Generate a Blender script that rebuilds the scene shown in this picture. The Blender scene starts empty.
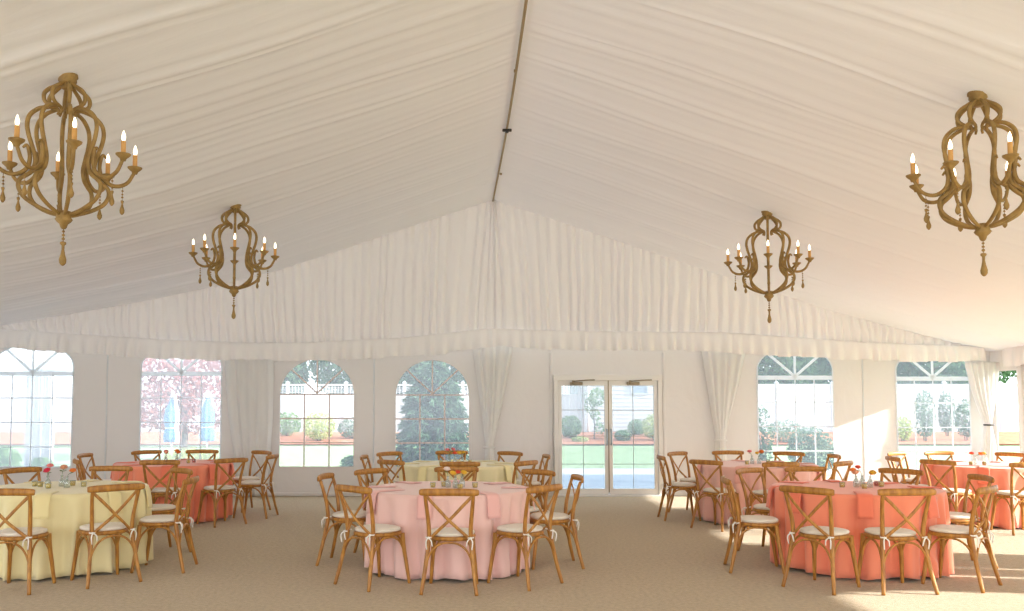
import bpy, bmesh, math, random
from mathutils import Vector, Matrix
random.seed(7)
scene = bpy.context.scene
COL = scene.collection
PI = math.pi
sin, cos = math.sin, math.cos
R = math.radians

# ------------------------------------------------------------------ materials
def srgb(r, g, b):
    f = lambda c: (c/255/12.92) if c/255 <= .04045 else ((c/255+.055)/1.055)**2.4
    return (f(r), f(g), f(b), 1)

def new_mat(name):
    m = bpy.data.materials.new(name); m.use_nodes = True
    nt = m.node_tree
    for n in list(nt.nodes): nt.nodes.remove(n)
    out = nt.nodes.new('ShaderNodeOutputMaterial')
    return m, nt, out

def principled(name, col, rough=.6, metal=0, sheen=0, col2=None, nscale=8, bump=0, bscale=60, coat=0, spec=.5, stretch=None, emit=None, estr=0):
    m, nt, out = new_mat(name)
    p = nt.nodes.new('ShaderNodeBsdfPrincipled')
    nt.links.new(p.outputs[0], out.inputs[0])
    p.inputs['Base Color'].default_value = col
    p.inputs['Roughness'].default_value = rough
    p.inputs['Metallic'].default_value = metal
    p.inputs['Sheen Weight'].default_value = sheen
    p.inputs['Coat Weight'].default_value = coat
    p.inputs['Specular IOR Level'].default_value = spec
    if emit:
        p.inputs['Emission Color'].default_value = emit
        p.inputs['Emission Strength'].default_value = estr
    tc = nt.nodes.new('ShaderNodeTexCoord')
    src = tc.outputs['Object']
    if stretch:
        mp = nt.nodes.new('ShaderNodeMapping'); mp.inputs['Scale'].default_value = stretch
        nt.links.new(src, mp.inputs[0]); src = mp.outputs[0]
    if col2:
        n = nt.nodes.new('ShaderNodeTexNoise'); n.inputs['Scale'].default_value = nscale; n.inputs['Detail'].default_value = 4
        nt.links.new(src, n.inputs['Vector'])
        r = nt.nodes.new('ShaderNodeValToRGB')
        r.color_ramp.elements[0].position = .3; r.color_ramp.elements[1].position = .7
        r.color_ramp.elements[0].color = col; r.color_ramp.elements[1].color = col2
        nt.links.new(n.outputs['Fac'], r.inputs[0]); nt.links.new(r.outputs[0], p.inputs['Base Color'])
    if bump:
        n = nt.nodes.new('ShaderNodeTexNoise'); n.inputs['Scale'].default_value = bscale; n.inputs['Detail'].default_value = 3
        nt.links.new(src, n.inputs['Vector'])
        b = nt.nodes.new('ShaderNodeBump'); b.inputs['Strength'].default_value = bump; b.inputs['Distance'].default_value = .02
        nt.links.new(n.outputs['Fac'], b.inputs['Height']); nt.links.new(b.outputs[0], p.inputs['Normal'])
    return m

def fabric(name, col, trans=.2, bump=.3, bscale=3, stretch=(1, 1, 1), bdist=.03):
    """thin cloth: diffuse plus light let through"""
    m, nt, out = new_mat(name)
    d = nt.nodes.new('ShaderNodeBsdfDiffuse'); t = nt.nodes.new('ShaderNodeBsdfTranslucent')
    mx = nt.nodes.new('ShaderNodeMixShader'); mx.inputs[0].default_value = trans
    d.inputs[0].default_value = col; t.inputs[0].default_value = col
    nt.links.new(d.outputs[0], mx.inputs[1]); nt.links.new(t.outputs[0], mx.inputs[2]); nt.links.new(mx.outputs[0], out.inputs[0])
    if bump:
        tc = nt.nodes.new('ShaderNodeTexCoord'); mp = nt.nodes.new('ShaderNodeMapping'); mp.inputs['Scale'].default_value = stretch
        n = nt.nodes.new('ShaderNodeTexNoise'); n.inputs['Scale'].default_value = bscale; n.inputs['Detail'].default_value = 5; n.inputs['Distortion'].default_value = .6
        b = nt.nodes.new('ShaderNodeBump'); b.inputs['Strength'].default_value = bump; b.inputs['Distance'].default_value = bdist
        nt.links.new(tc.outputs['Object'], mp.inputs[0]); nt.links.new(mp.outputs[0], n.inputs['Vector'])
        nt.links.new(n.outputs['Fac'], b.inputs['Height'])
        nt.links.new(b.outputs[0], d.inputs['Normal']); nt.links.new(b.outputs[0], t.inputs['Normal'])
    return m

def pane_mat(name, milk, tint=(.95, .97, .98, 1), milkcol=(.8, .86, .9, 1), gloss=.04):
    """clear vinyl / glass: mostly see-through, slightly milky, slightly glossy"""
    m, nt, out = new_mat(name)
    tr = nt.nodes.new('ShaderNodeBsdfTransparent'); tr.inputs[0].default_value = tint
    tl = nt.nodes.new('ShaderNodeBsdfTranslucent'); tl.inputs[0].default_value = milkcol
    gl = nt.nodes.new('ShaderNodeBsdfGlossy'); gl.inputs['Roughness'].default_value = .05
    m1 = nt.nodes.new('ShaderNodeMixShader'); m1.inputs[0].default_value = milk
    m2 = nt.nodes.new('ShaderNodeMixShader'); m2.inputs[0].default_value = gloss
    nt.links.new(tr.outputs[0], m1.inputs[1]); nt.links.new(tl.outputs[0], m1.inputs[2])
    nt.links.new(m1.outputs[0], m2.inputs[1]); nt.links.new(gl.outputs[0], m2.inputs[2]); nt.links.new(m2.outputs[0], out.inputs[0])
    return m

def leaf_mat(name, c1, c2, trans=.35, scale=1.5):
    m, nt, out = new_mat(name)
    d = nt.nodes.new('ShaderNodeBsdfDiffuse'); t = nt.nodes.new('ShaderNodeBsdfTranslucent')
    mx = nt.nodes.new('ShaderNodeMixShader'); mx.inputs[0].default_value = trans
    tc = nt.nodes.new('ShaderNodeTexCoord')
    n = nt.nodes.new('ShaderNodeTexNoise'); n.inputs['Scale'].default_value = scale; n.inputs['Detail'].default_value = 5
    r = nt.nodes.new('ShaderNodeValToRGB'); r.color_ramp.elements[0].position = .35; r.color_ramp.elements[1].position = .65
    r.color_ramp.elements[0].color = c1; r.color_ramp.elements[1].color = c2
    nt.links.new(tc.outputs['Object'], n.inputs['Vector']); nt.links.new(n.outputs['Fac'], r.inputs[0])
    for s in (d, t): nt.links.new(r.outputs[0], s.inputs[0])
    nt.links.new(d.outputs[0], mx.inputs[1]); nt.links.new(t.outputs[0], mx.inputs[2]); nt.links.new(mx.outputs[0], out.inputs[0])
    return m

M = {}
M['ceiling'] = fabric('ceiling_liner', srgb(241, 239, 240), .02, .1, 2, (1, 6, 1))
M['gable'] = fabric('gable_drape', srgb(243, 237, 234), .03, .1, 4, (4, 1, 1))
M['valance'] = fabric('valance_cloth', srgb(244, 239, 236), .07, .1, 6, (4, 1, 1))
M['wall'] = fabric('wall_vinyl', srgb(236, 231, 227), .12, .35, 1.6, (1, 1, .8), .06)
M['curtain'] = fabric('curtain_voile', srgb(247, 245, 242), .4, .1, 4, (3, 3, 1))
M['white_frame'] = principled('white_painted_metal', srgb(232, 228, 222), .45)
M['muntin_white'] = fabric('white_window_strip', srgb(240, 242, 243), .5, 0)
M['muntin_beige'] = fabric('beige_window_strip', srgb(226, 213, 206), .5, 0)
M['muntin_grey'] = principled('grey_glazing_strip', srgb(150, 155, 155), .6)
M['pane_clear'] = pane_mat('clear_vinyl', .15, (.68, .71, .72, 1))
M['pane_hazy'] = pane_mat('hazy_vinyl', .27, (.62, .65, .67, 1))
M['glass'] = pane_mat('door_glass', .12, (.68, .71, .72, 1))
M['bronze'] = principled('dull_bronze', srgb(150, 135, 112), .45, .6)
M['steel'] = principled('grey_steel', srgb(150, 160, 170), .4, .8)
M['ridge'] = principled('ridge_strap', srgb(160, 140, 104), .6, .1)
M['dark'] = principled('dark_clip', srgb(45, 40, 34), .6)
M['carpet'] = principled('woven_carpet', srgb(178, 156, 121), .95, 0, .3, srgb(203, 181, 144), 26, .5, 220, spec=.15)
M['wood'] = principled('honey_oak', srgb(148, 94, 33), .42, 0, 0, srgb(194, 138, 58), 9, .12, 40, stretch=(4, 4, .8))
M['cushion'] = principled('cream_cushion', srgb(232, 222, 206), .9, 0, .2, None, 8, .15, 90)
M['tie'] = principled('white_tie', srgb(240, 235, 226), .9)
M['gilt'] = principled('aged_gilt_wood', srgb(134, 104, 54), .55, .1, 0, srgb(170, 136, 76), 14, .25, 50)
M['candle'] = principled('ivory_candle_sleeve', srgb(215, 160, 90), .5)
M['bulb'] = principled('glowing_flame_bulb', srgb(255, 240, 210), .3, emit=(1, .82, .55, 1), estr=5)
M['table'] = principled('plywood_table', srgb(160, 130, 95), .6)
M['dark_metal'] = principled('black_table_leg', srgb(40, 38, 36), .5, .4)
CLOTH = {
    'yellow': principled('yellow_linen', srgb(238, 224, 172), .85, 0, .35, None, 8, .1, 120),
    'lemon': principled('pale_yellow_linen', srgb(240, 229, 184), .85, 0, .35, None, 8, .1, 120),
    'coral': principled('coral_linen', srgb(247, 146, 112), .85, 0, .35, None, 8, .1, 120),
    'pink': principled('blush_linen', srgb(243, 202, 192), .85, 0, .35, None, 8, .1, 120),
    'rose': principled('rose_linen', srgb(242, 190, 176), .85, 0, .35, None, 8, .1, 120),
    'salmon': principled('salmon_linen', srgb(247, 152, 124), .85, 0, .35, None, 8, .1, 120),
}
NAPK = {
    'yellow': principled('yellow_napkin', srgb(242, 226, 168), .85, 0, .3),
    'lemon': principled('lemon_napkin', srgb(244, 230, 172), .85, 0, .3),
    'coral': principled('coral_napkin', srgb(243, 128, 96), .85, 0, .3),
    'pink': principled('pink_napkin', srgb(240, 186, 178), .85, 0, .3),
    'rose': principled('rose_napkin', srgb(240, 176, 160), .85, 0, .3),
    'salmon': principled('salmon_napkin', srgb(242, 128, 98), .85, 0, .3),
}
BLOOM = {
    'white': principled('blush_white_petal', srgb(245, 226, 216), .7, 0, .2),
    'pink': principled('pink_petal', srgb(240, 130, 130), .7, 0, .2),
    'hot_pink': principled('hot_pink_petal', srgb(232, 50, 84), .7, 0, .2),
    'red': principled('red_petal', srgb(236, 82, 50), .7, 0, .2),
    'orange': principled('orange_petal', srgb(240, 134, 50), .7, 0, .2),
    'peach': principled('peach_petal', srgb(244, 180, 140), .7, 0, .2),
    'yellow': principled('yellow_petal', srgb(240, 190, 50), .7, 0, .2),
}
M['stem'] = principled('green_stem', srgb(92, 120, 60), .6)
M['vase'] = pane_mat('vase_glass', .18, (.93, .96, .95, 1), (.85, .9, .9, 1), .12)
M['votive_wax'] = principled('yellow_wax', srgb(240, 200, 80), .5)
M['votive_red'] = principled('red_wax', srgb(225, 60, 50), .5)
# outdoors
M['lawn'] = principled('grass', srgb(150, 170, 124), .95, 0, 0, srgb(176, 192, 150), 3, .4, 120, spec=.1)
M['patio'] = principled('shade_tinted_concrete', srgb(140, 152, 164), .9, 0, 0, srgb(152, 162, 172), 1.2, spec=.2)  # concrete with the bluish cast of shade put into its colour
M['path'] = principled('pale_concrete', srgb(205, 200, 192), .9, 0, 0, srgb(215, 210, 204), 1.2, spec=.2)
M['mulch'] = principled('red_bark_mulch', srgb(176, 112, 82), .95, 0, 0, srgb(205, 142, 110), 5, .5, 40, spec=.1)
M['vinyl'] = principled('white_fence_vinyl', srgb(206, 208, 210), .5)
M['siding'] = principled('white_siding', srgb(210, 211, 213), .6)
M['house_glass'] = principled('house_window_glass', srgb(150, 165, 180), .1)
M['roof'] = principled('grey_shingle', srgb(140, 138, 140), .9, 0, 0, srgb(120, 118, 120), 6)
M['bark'] = principled('grey_bark', srgb(110, 95, 80), .9, 0, 0, srgb(85, 72, 60), 8)
M['spruce'] = leaf_mat('blue_spruce_needles', srgb(50, 84, 58), srgb(108, 140, 108), .2, 4)
M['tree'] = leaf_mat('deep_green_leaves', srgb(62, 92, 62), srgb(112, 140, 104), .3)
M['shrub'] = leaf_mat('shrub_leaves', srgb(96, 132, 76), srgb(146, 172, 112), .35, 3)
M['shrub_yellow'] = leaf_mat('yellow_green_leaves', srgb(168, 182, 96), srgb(206, 208, 140), .35, 3)
M['shrub_grey'] = leaf_mat('grey_green_leaves', srgb(104, 126, 104), srgb(146, 162, 140), .3, 3)
M['maple'] = leaf_mat('red_maple_leaves', srgb(150, 84, 76), srgb(206, 146, 138), .35, 2)
M['parasol_blue'] = principled('blue_parasol_cloth', srgb(92, 138, 178), .8)
M['parasol_white'] = principled('white_parasol_cloth', srgb(230, 230, 228), .8)

# ------------------------------------------------------------------ helpers
def tag(o, label=None, cat=None, group=None, kind=None):
    if label: o['label'] = label
    if cat: o['category'] = cat
    if group: o['group'] = group
    if kind: o['kind'] = kind
    return o

def empty(name, loc=(0, 0, 0), rz=0):
    o = bpy.data.objects.new(name, None); COL.objects.link(o)
    o.empty_display_size = .1
    o.location = loc; o.rotation_euler = (0, 0, rz)
    return o

def obj(name, bm, mat, parent=None, smooth=True, loc=None):
    me = bpy.data.meshes.new(name)
    bm.normal_update()
    bm.to_mesh(me); bm.free()
    if smooth:
        me.polygons.foreach_set('use_smooth', [True]*len(me.polygons))
    me.materials.append(mat)
    o = bpy.data.objects.new(name, me); COL.objects.link(o)
    if parent: o.parent = parent
    if loc: o.location = loc
    return o

def pymesh(name, verts, faces, mat, parent=None, smooth=True):
    me = bpy.data.meshes.new(name); me.from_pydata(verts, [], faces); me.update()
    if smooth: me.polygons.foreach_set('use_smooth', [True]*len(me.polygons))
    me.materials.append(mat)
    o = bpy.data.objects.new(name, me); COL.objects.link(o)
    if parent: o.parent = parent
    return o

KIDS = {}
def copy_tree(o, parent=None):
    c = o.copy(); COL.objects.link(c)
    if parent is not None: c.parent = parent
    for ch in list(o.children): copy_tree(ch, c)
    return c

def setmod(o, kind, **kw):
    m = o.modifiers.new(kind.lower(), kind)
    for k, v in kw.items(): setattr(m, k, v)
    return m

def box(bm, c, s, rot=None, bevel=0):
    r = bmesh.ops.create_cube(bm, size=1)
    vs = r['verts']
    mat = Matrix.Translation(c) @ (rot.to_4x4() if rot else Matrix.Identity(4)) @ Matrix.Diagonal((s[0], s[1], s[2], 1))
    bmesh.ops.transform(bm, matrix=mat, verts=vs)
    if bevel:
        es = {e for v in vs for e in v.link_edges}
        bmesh.ops.bevel(bm, geom=list(es), offset=bevel, segments=2, affect='EDGES', profile=.5)

def catmull(pts, n=6):
    P = [Vector(p) for p in pts]
    if len(P) < 3: return P
    E = [P[0]*2-P[1]] + P + [P[-1]*2-P[-2]]
    out = []
    for i in range(1, len(E)-2):
        a, b, c, d = E[i-1], E[i], E[i+1], E[i+2]
        for k in range(n):
            t = k/n
            out.append(.5*((2*b)+(c-a)*t+(2*a-5*b+4*c-d)*t*t+(3*b-a-3*c+d)*t**3))
    out.append(P[-1].copy())
    return out

def tube(bm, pts, rad, seg=8, n=6, flat=None, up=None):
    """sweep a (possibly flattened) round section along a smooth path; rad may be a list over control points"""
    P = catmull(pts, n)
    m = len(P)
    if isinstance(rad, (int, float)): R = [rad]*m
    else:
        R = []
        for i in range(m):
            t = i/(m-1)*(len(rad)-1); k = min(int(t), len(rad)-2); R.append(rad[k]+(rad[k+1]-rad[k])*(t-k))
    tang = []
    for i in range(m):
        a = P[max(i-1, 0)]; b = P[min(i+1, m-1)]
        tang.append((b-a).normalized())
    ref = Vector(up) if up else (Vector((0, 0, 1)) if abs(tang[0].z) < .9 else Vector((1, 0, 0)))
    nrm = (ref - tang[0]*ref.dot(tang[0])).normalized()
    rings = []
    for i in range(m):
        nrm = nrm - tang[i]*nrm.dot(tang[i])
        if up:
            rr = Vector(up); rr = rr - tang[i]*rr.dot(tang[i])
            if rr.length > .1: nrm = rr
        nrm.normalize()
        bi = tang[i].cross(nrm)
        fx, fy = flat if flat else (1, 1)
        rings.append([bm.verts.new(P[i] + (nrm*cos(2*PI*k/seg)*fx + bi*sin(2*PI*k/seg)*fy)*R[i]) for k in range(seg)])
    for i in range(m-1):
        for k in range(seg):
            bm.faces.new((rings[i][k], rings[i][(k+1) % seg], rings[i+1][(k+1) % seg], rings[i+1][k]))
    bm.faces.new(rings[0][::-1]); bm.faces.new(rings[-1])

def lathe(bm, prof, seg=16, c=(0, 0, 0)):
    """prof: list of (r,z)"""
    rings = []
    for r, z in prof:
        if r < 1e-5: rings.append([bm.verts.new((c[0], c[1], c[2]+z))])
        else: rings.append([bm.verts.new((c[0]+r*cos(2*PI*k/seg), c[1]+r*sin(2*PI*k/seg), c[2]+z)) for k in range(seg)])
    for a, b in zip(rings, rings[1:]):
        for k in range(seg):
            if len(a) == 1 and len(b) == 1: continue
            if len(a) == 1: bm.faces.new((a[0], b[(k+1) % seg], b[k]))
            elif len(b) == 1: bm.faces.new((a[k], a[(k+1) % seg], b[0]))
            else: bm.faces.new((a[k], a[(k+1) % seg], b[(k+1) % seg], b[k]))

def lerp_tab(tab, x):
    if x <= tab[0][0]: return tab[0][1]
    for (a, va), (b, vb) in zip(tab, tab[1:]):
        if x <= b: return va+(vb-va)*(x-a)/(b-a)
    return tab[-1][1]

# ------------------------------------------------------------------ camera
F, H, D = 880.0, 1.58, 15.4
cam = bpy.data.cameras.new('camera'); cam_o = bpy.data.objects.new('camera', cam); COL.objects.link(cam_o)
cam.sensor_width = 36; cam.sensor_fit = 'HORIZONTAL'; cam.lens = F/1024*36
cam.shift_x = (512-468)/1024; cam.shift_y = (352-305.5)/1024
cam_o.location = (0, 0, H); cam_o.rotation_euler = (PI/2+math.atan(53/F), 0, 0)
cam.clip_start = .05; cam.clip_end = 500
scene.camera = cam_o

# ------------------------------------------------------------------ setting: floor, ceiling, walls
XL, XR, YF = -9.7, 9.15, -5.0
bm = bmesh.new(); box(bm, ((XL+XR)/2, (YF+D+.1)/2, -.02), (XR-XL+.1, D-YF+.1, .04))
tag(obj('floor', bm, M['carpet'], smooth=False), kind='structure')

CEIL = [(-9.8, 2.74), (-8.2, 2.955), (-6.9, 3.165), (-5.58, 3.40), (-4.4, 3.66), (-3.3, 3.945), (-1.5, 4.54), (.44, 5.19), (2.4, 4.53), (4.37, 3.87), (6.39, 3.20), (8.3, 2.69), (9.2, 2.50)]
def ceil_z(x): return lerp_tab(CEIL, x)

def pleat_table(lo, hi, wmin, wmax, amin, amax, seed):
    """irregular gathered folds: list of (start, width, depth)"""
    r = random.Random(seed); out = []; x = lo
    while x < hi:
        w = r.uniform(wmin, wmax); out.append((x, w, r.uniform(amin, amax))); x += w
    return out

def ceiling():
    folds = pleat_table(YF, D+.3, .08, .30, .008, .032, 3)
    ys, ds = [], []
    for x0, w, a in folds:
        for t in (0, .25, .5, .75):
            ys.append(x0+w*t); ds.append(a*sin(PI*t))
    r = random.Random(11)
    n_sag = [(y, r.uniform(-1, 1)) for y in [YF+i*.9 for i in range(26)]]
    xs = []
    for (a, za), (b, zb) in zip(CEIL, CEIL[1:]):
        for k in range(5): xs.append(a+(b-a)*k/5)
    xs.append(CEIL[-1][0])
    V, Fc = [], []
    for i, y in enumerate(ys):
        for x in xs:
            d = (x-.44); w = min(1, abs(d)/.35)
            yy = y + .05*sin(x*.9+y*.3) + .03*sin(x*2.1+y*1.7)
            amp = 1.0 if d < 0 else .8
            sag = .03*lerp_tab(n_sag, y)*sin(PI*min(1, abs(d)/9))
            V.append((x+.07*min(1, max(0, (D-yy)/4))*max(0, 1-abs(d)/4), min(yy, D+.1), ceil_z(x) - ds[i]*w*amp*(.55+.45*sin(x*.8+i*.37)) - sag))
    n = len(xs)
    for i in range(len(ys)-1):
        for j in range(n-1):
            Fc.append((i*n+j, i*n+j+1, (i+1)*n+j+1, (i+1)*n+j))
    tag(pymesh('ceiling', V, Fc, M['ceiling']), kind='structure')
ceiling()

# ridge strap with clips
bm = bmesh.new()
tube(bm, [(.51, YF, 5.16), (.51, 2, 5.15), (.515, 7, 5.145), (.505, 11, 5.15), (.44, 15.3, 5.165)], .015, 8, 8)
for y in (1, 9.2, 13.4): box(bm, (.508, y, 5.14), (.035, .05, .02))
ridge = tag(obj('trim_1', bm, M['ridge']), kind='structure')
bm = bmesh.new(); box(bm, (.505, 11.2, 5.13), (.12, .045, .03), None, .006); box(bm, (.505, 11.2, 5.12), (.04, .07, .04), None, .006)
obj('ridge_clip', bm, M['dark'], ridge)

# pixel measures on the back wall -> metres
def WX(u, z=1.6): return (u-468)/F*(D*.9982+(z-H)*.0601)
def WZ(v): # height on wall at image row v
    k = (352-v)/F
    # (-D sin + zr cos)=k (D cos + zr sin)
    zr = D*(k*.99819+.06012)/(.99819-k*.06012)
    return zr+H

# windows: (n, u0, u1, v_spring, arch px, v_bottom, style)
WINS = [(1, -8, 73, 366, 22, 467, 'transom'), (2, 141, 221.5, 366, 20, 469, 'transom'),
        (3, 279.8, 354.6, 394.4, 35.4, 467, 'fan'), (4, 395.3, 469.5, 395, 35.2, 467, 'fan'),
        (5, 757.3, 833, 370, 23, 474, 'transom'), (6, 896, 969.5, 371, 22, 474, 'transom')]
WGEO = {}
def arch_outline(cx, hw, z0, zs, ah, n=20):
    pts = [(cx-hw, z0), (cx+hw, z0), (cx+hw, zs)]
    for k in range(1, n): a = PI*k/n; pts.append((cx+hw*cos(a), zs+ah*sin(a)))
    pts.append((cx-hw, zs))
    return pts
for n, u0, u1, vs, ah, vb, st in WINS:
    x0, x1 = WX(u0), WX(u1)
    zs = WZ(vs)
    WGEO[n] = ((x0+x1)/2, (x1-x0)/2, WZ(vb), zs, WZ(vs-ah)-zs, st)
DX0, DX1, DZ = WX(553.6), WX(661.2), WZ(375.5)

def wall_back():
    bm = bmesh.new()
    def loop(pts):
        vs = [bm.verts.new((x, D, z)) for x, z in pts]
        return [bm.edges.new((vs[i], vs[(i+1) % len(vs)])) for i in range(len(vs))]
    edges = []
    top = [(9.2, 2.62), (6.39, 2.80), (-8.2, 2.80), (-9.8, 2.80)]
    outer = [(-9.8, 0), (DX0, 0), (DX0, DZ), (DX1, DZ), (DX1, 0), (9.2, 0)] + top
    edges += loop(outer)
    for n in WGEO:
        cx, hw, z0, zs, ah, st = WGEO[n]
        edges += loop(arch_outline(cx, hw, z0, zs, ah))
    bmesh.ops.triangle_fill(bm, use_beauty=True, use_dissolve=False, edges=edges)
    o = tag(obj('wall_back', bm, M['wall'], smooth=False), kind='structure')
    setmod(o, 'SOLIDIFY', thickness=.012, offset=-1)
    # zip seams, a hem at the foot, welts round the doors
    for i, u in enumerate((107, 374, 863)):
        bm = bmesh.new(); box(bm, (WX(u), D-.012, 1.25), (.028, .014, 2.5), None, .004)
        obj('zip_seam', bm, M['muntin_white'], o)
    for a, b in ((-9.7, DX0-.05), (DX1+.05, 9.1)):
        bm = bmesh.new(); box(bm, ((a+b)/2, D-.02, .035), (b-a, .03, .06), None, .008)
        obj('foot_hem', bm, M['wall'], o)
    for x, z in ((DX0-.045, DZ+.12), (DX1+.045, DZ+.12)):
        bm = bmesh.new(); box(bm, (x, D-.02, 1.25), (.05, .03, 2.5), None, .01)
        obj('door_welt', bm, M['wall'], o)
wall_back()

def bar(bm, p, q, w, y, t=.01):
    """flat strip between wall points p and q (x,z)"""
    d = Vector((q[0]-p[0], 0, q[1]-p[1])); L = d.length
    y -= .0006*(len(bm.verts)//8 % 12)
    ang = math.atan2(d.z, d.x)
    box(bm, ((p[0]+q[0])/2, y, (p[1]+q[1])/2), (L, t, w), Matrix.Rotation(-ang, 3, 'Y'))

def make_window(n):
    cx, hw, z0, zs, ah, st = WGEO[n]
    mm = M['muntin_beige'] if st == 'fan' else M['muntin_white']
    # pane
    bm = bmesh.new()
    vs = [bm.verts.new((x, D-.004, z)) for x, z in arch_outline(cx, hw+.01, z0-.01, zs, ah+.01)]
    bm.faces.new(vs)
    pane = obj('pane', bm, M['pane_clear'] if st == 'fan' or n > 4 else M['pane_hazy'], None, False)
    # outline welt as the window object itself
    bm = bmesh.new()
    ol = arch_outline(cx, hw, z0, zs, ah)
    for i in range(len(ol)): bar(bm, ol[i], ol[(i+1) % len(ol)], .022, D-.016, .012)
    w = tag(obj('window_%d' % n, bm, M['wall'] if st == 'fan' else mm, None, False), kind='structure')
    pane.parent = w
    bm = bmesh.new(); y = D-.014
    if st == 'fan':
        h = (zs-z0)/3
        for k in range(3): bar(bm, (cx-hw, z0+h*(k+1)), (cx+hw, z0+h*(k+1)), .024, y)
        for s in (-1, 1): bar(bm, (cx+s*hw/3, z0), (cx+s*hw/3, zs), .024, y)
        bar(bm, (cx, zs), (cx, zs+ah), .024, y)
        for s in (-1, 1): bar(bm, (cx, zs+.02), (cx+s*hw*.70, zs+ah*.72), .026, y)
    else:
        zt = zs-.135
        bar(bm, (cx-hw, zt), (cx+hw, zt), .075, y)
        h = .425
        for k in range(1, 5):
            if zt-h*k > z0+.04: bar(bm, (cx-hw, zt-h*k), (cx+hw, zt-h*k), .018, y)
        for k in (-1, 0, 1): bar(bm, (cx+k*hw*.5, z0), (cx+k*hw*.5, zt), .018, y)
        bar(bm, (cx, zt), (cx, zs+ah), .04, y)
        for s in (-1, 1): bar(bm, (cx, zt+.02), (cx+s*hw*.82, zt+.02+hw*.82*.86), .045, y)
    obj('muntin_grid', bm, mm, w, False)
for n in WGEO: make_window(n)

# double door
def doors():
    bm = bmesh.new(); fw = .07
    box(bm, (DX0+fw/2, D-.02, (DZ-.09)/2), (fw, .12, DZ-.09), None, .006); box(bm, (DX1-fw/2, D-.02, (DZ-.09)/2), (fw, .12, DZ-.09), None, .006)
    box(bm, ((DX0+DX1)/2, D-.021, DZ-.04), (DX1-DX0+.01, .122, .10), None, .006)
    box(bm, ((DX0+DX1)/2, D-.03, .015), (DX1-DX0, .16, .03), None, .006)
    tag(obj('trim_2', bm, M['white_frame'], None, False), kind='structure')
    xm = WX(608); a0, b1 = DX0+fw+.005, DX1-fw-.005
    for n, (a, b, side) in enumerate(((a0, xm-.006, 1), (xm+.006, b1, -1)), 1):
        bm = bmesh.new(); w = .062; z0, z1 = .033, DZ-.088; wz = .10
        box(bm, (a+w/2, D-.02, (z0+z1)/2), (w, .05, z1-z0), None, .005); box(bm, (b-w/2, D-.02, (z0+z1)/2), (w, .05, z1-z0), None, .005)
        box(bm, ((a+b)/2, D-.02, z1-.045), (b-a-2*w+.01, .05, .09), None, .005); box(bm, ((a+b)/2, D-.02, z0+wz/2), (b-a-2*w+.01, .05, wz), None, .005)
        d = tag(obj('door_%d' % n, bm, M['white_frame'], None, False), kind='structure')
        bm = bmesh.new(); box(bm, ((a+b)/2, D-.018, (z0+z1)/2), (b-a-2*w+.01, .006, z1-z0-wz+.01))
        obj('glass_pane', bm, M['glass'], d, False)
        bm = bmesh.new(); xc = (a+b)/2
        bar(bm, (xc, z0+wz), (xc, z1-.06), .010, D-.023, .004)
        for v in (410, 436, 464): bar(bm, (a+w, WZ(v)), (b-w, WZ(v)), .010, D-.023, .004)
        obj('glazing_grid', bm, M['muntin_grey'], d, False)
        # closer: body on the leaf, two-part arm
        bm = bmesh.new(); xb = xc-.02*side if side > 0 else xc+.10
        zc = z1-.045
        box(bm, (xb-.13*side*0-.10, D-.075, zc-.01), (.22, .05, .05), None, .008)
        tube(bm, [(xb-.16, D-.10, zc+.03), (xb+.05, D-.19, zc+.045), (xb+.24, D-.06, zc+.055)], .011, 6, 3)
        lathe(bm, [(0, -.02), (.02, -.02), (.02, .045), (0, .045)], 10, (xb-.16, D-.10, zc))
        obj('door_closer', bm, M['bronze'], d)
        # pull handle on the meeting edge, lock
        xe = b-w/2 if side > 0 else a+w/2
        bm = bmesh.new(); z = WZ(437)
        tube(bm, [(xe, D-.045, z+.13), (xe, D-.10, z+.12), (xe, D-.105, z), (xe, D-.10, z-.12), (xe, D-.045, z-.13)], .012, 8, 5)
        obj('pull_handle', bm, M['steel'], d)
        bm = bmesh.new(); box(bm, (xe, D-.05, WZ(427)), (.03, .02, .10), None, .006)
        obj('lock_plate', bm, M['white_frame'], d)
    bm = bmesh.new(); box(bm, (xm, D-.045, DZ/2), (.018, .008, DZ-.14), None, .002)
    obj('weather_strip', bm, M['bronze'], bpy.data.objects['door_1'])
doors()

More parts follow.
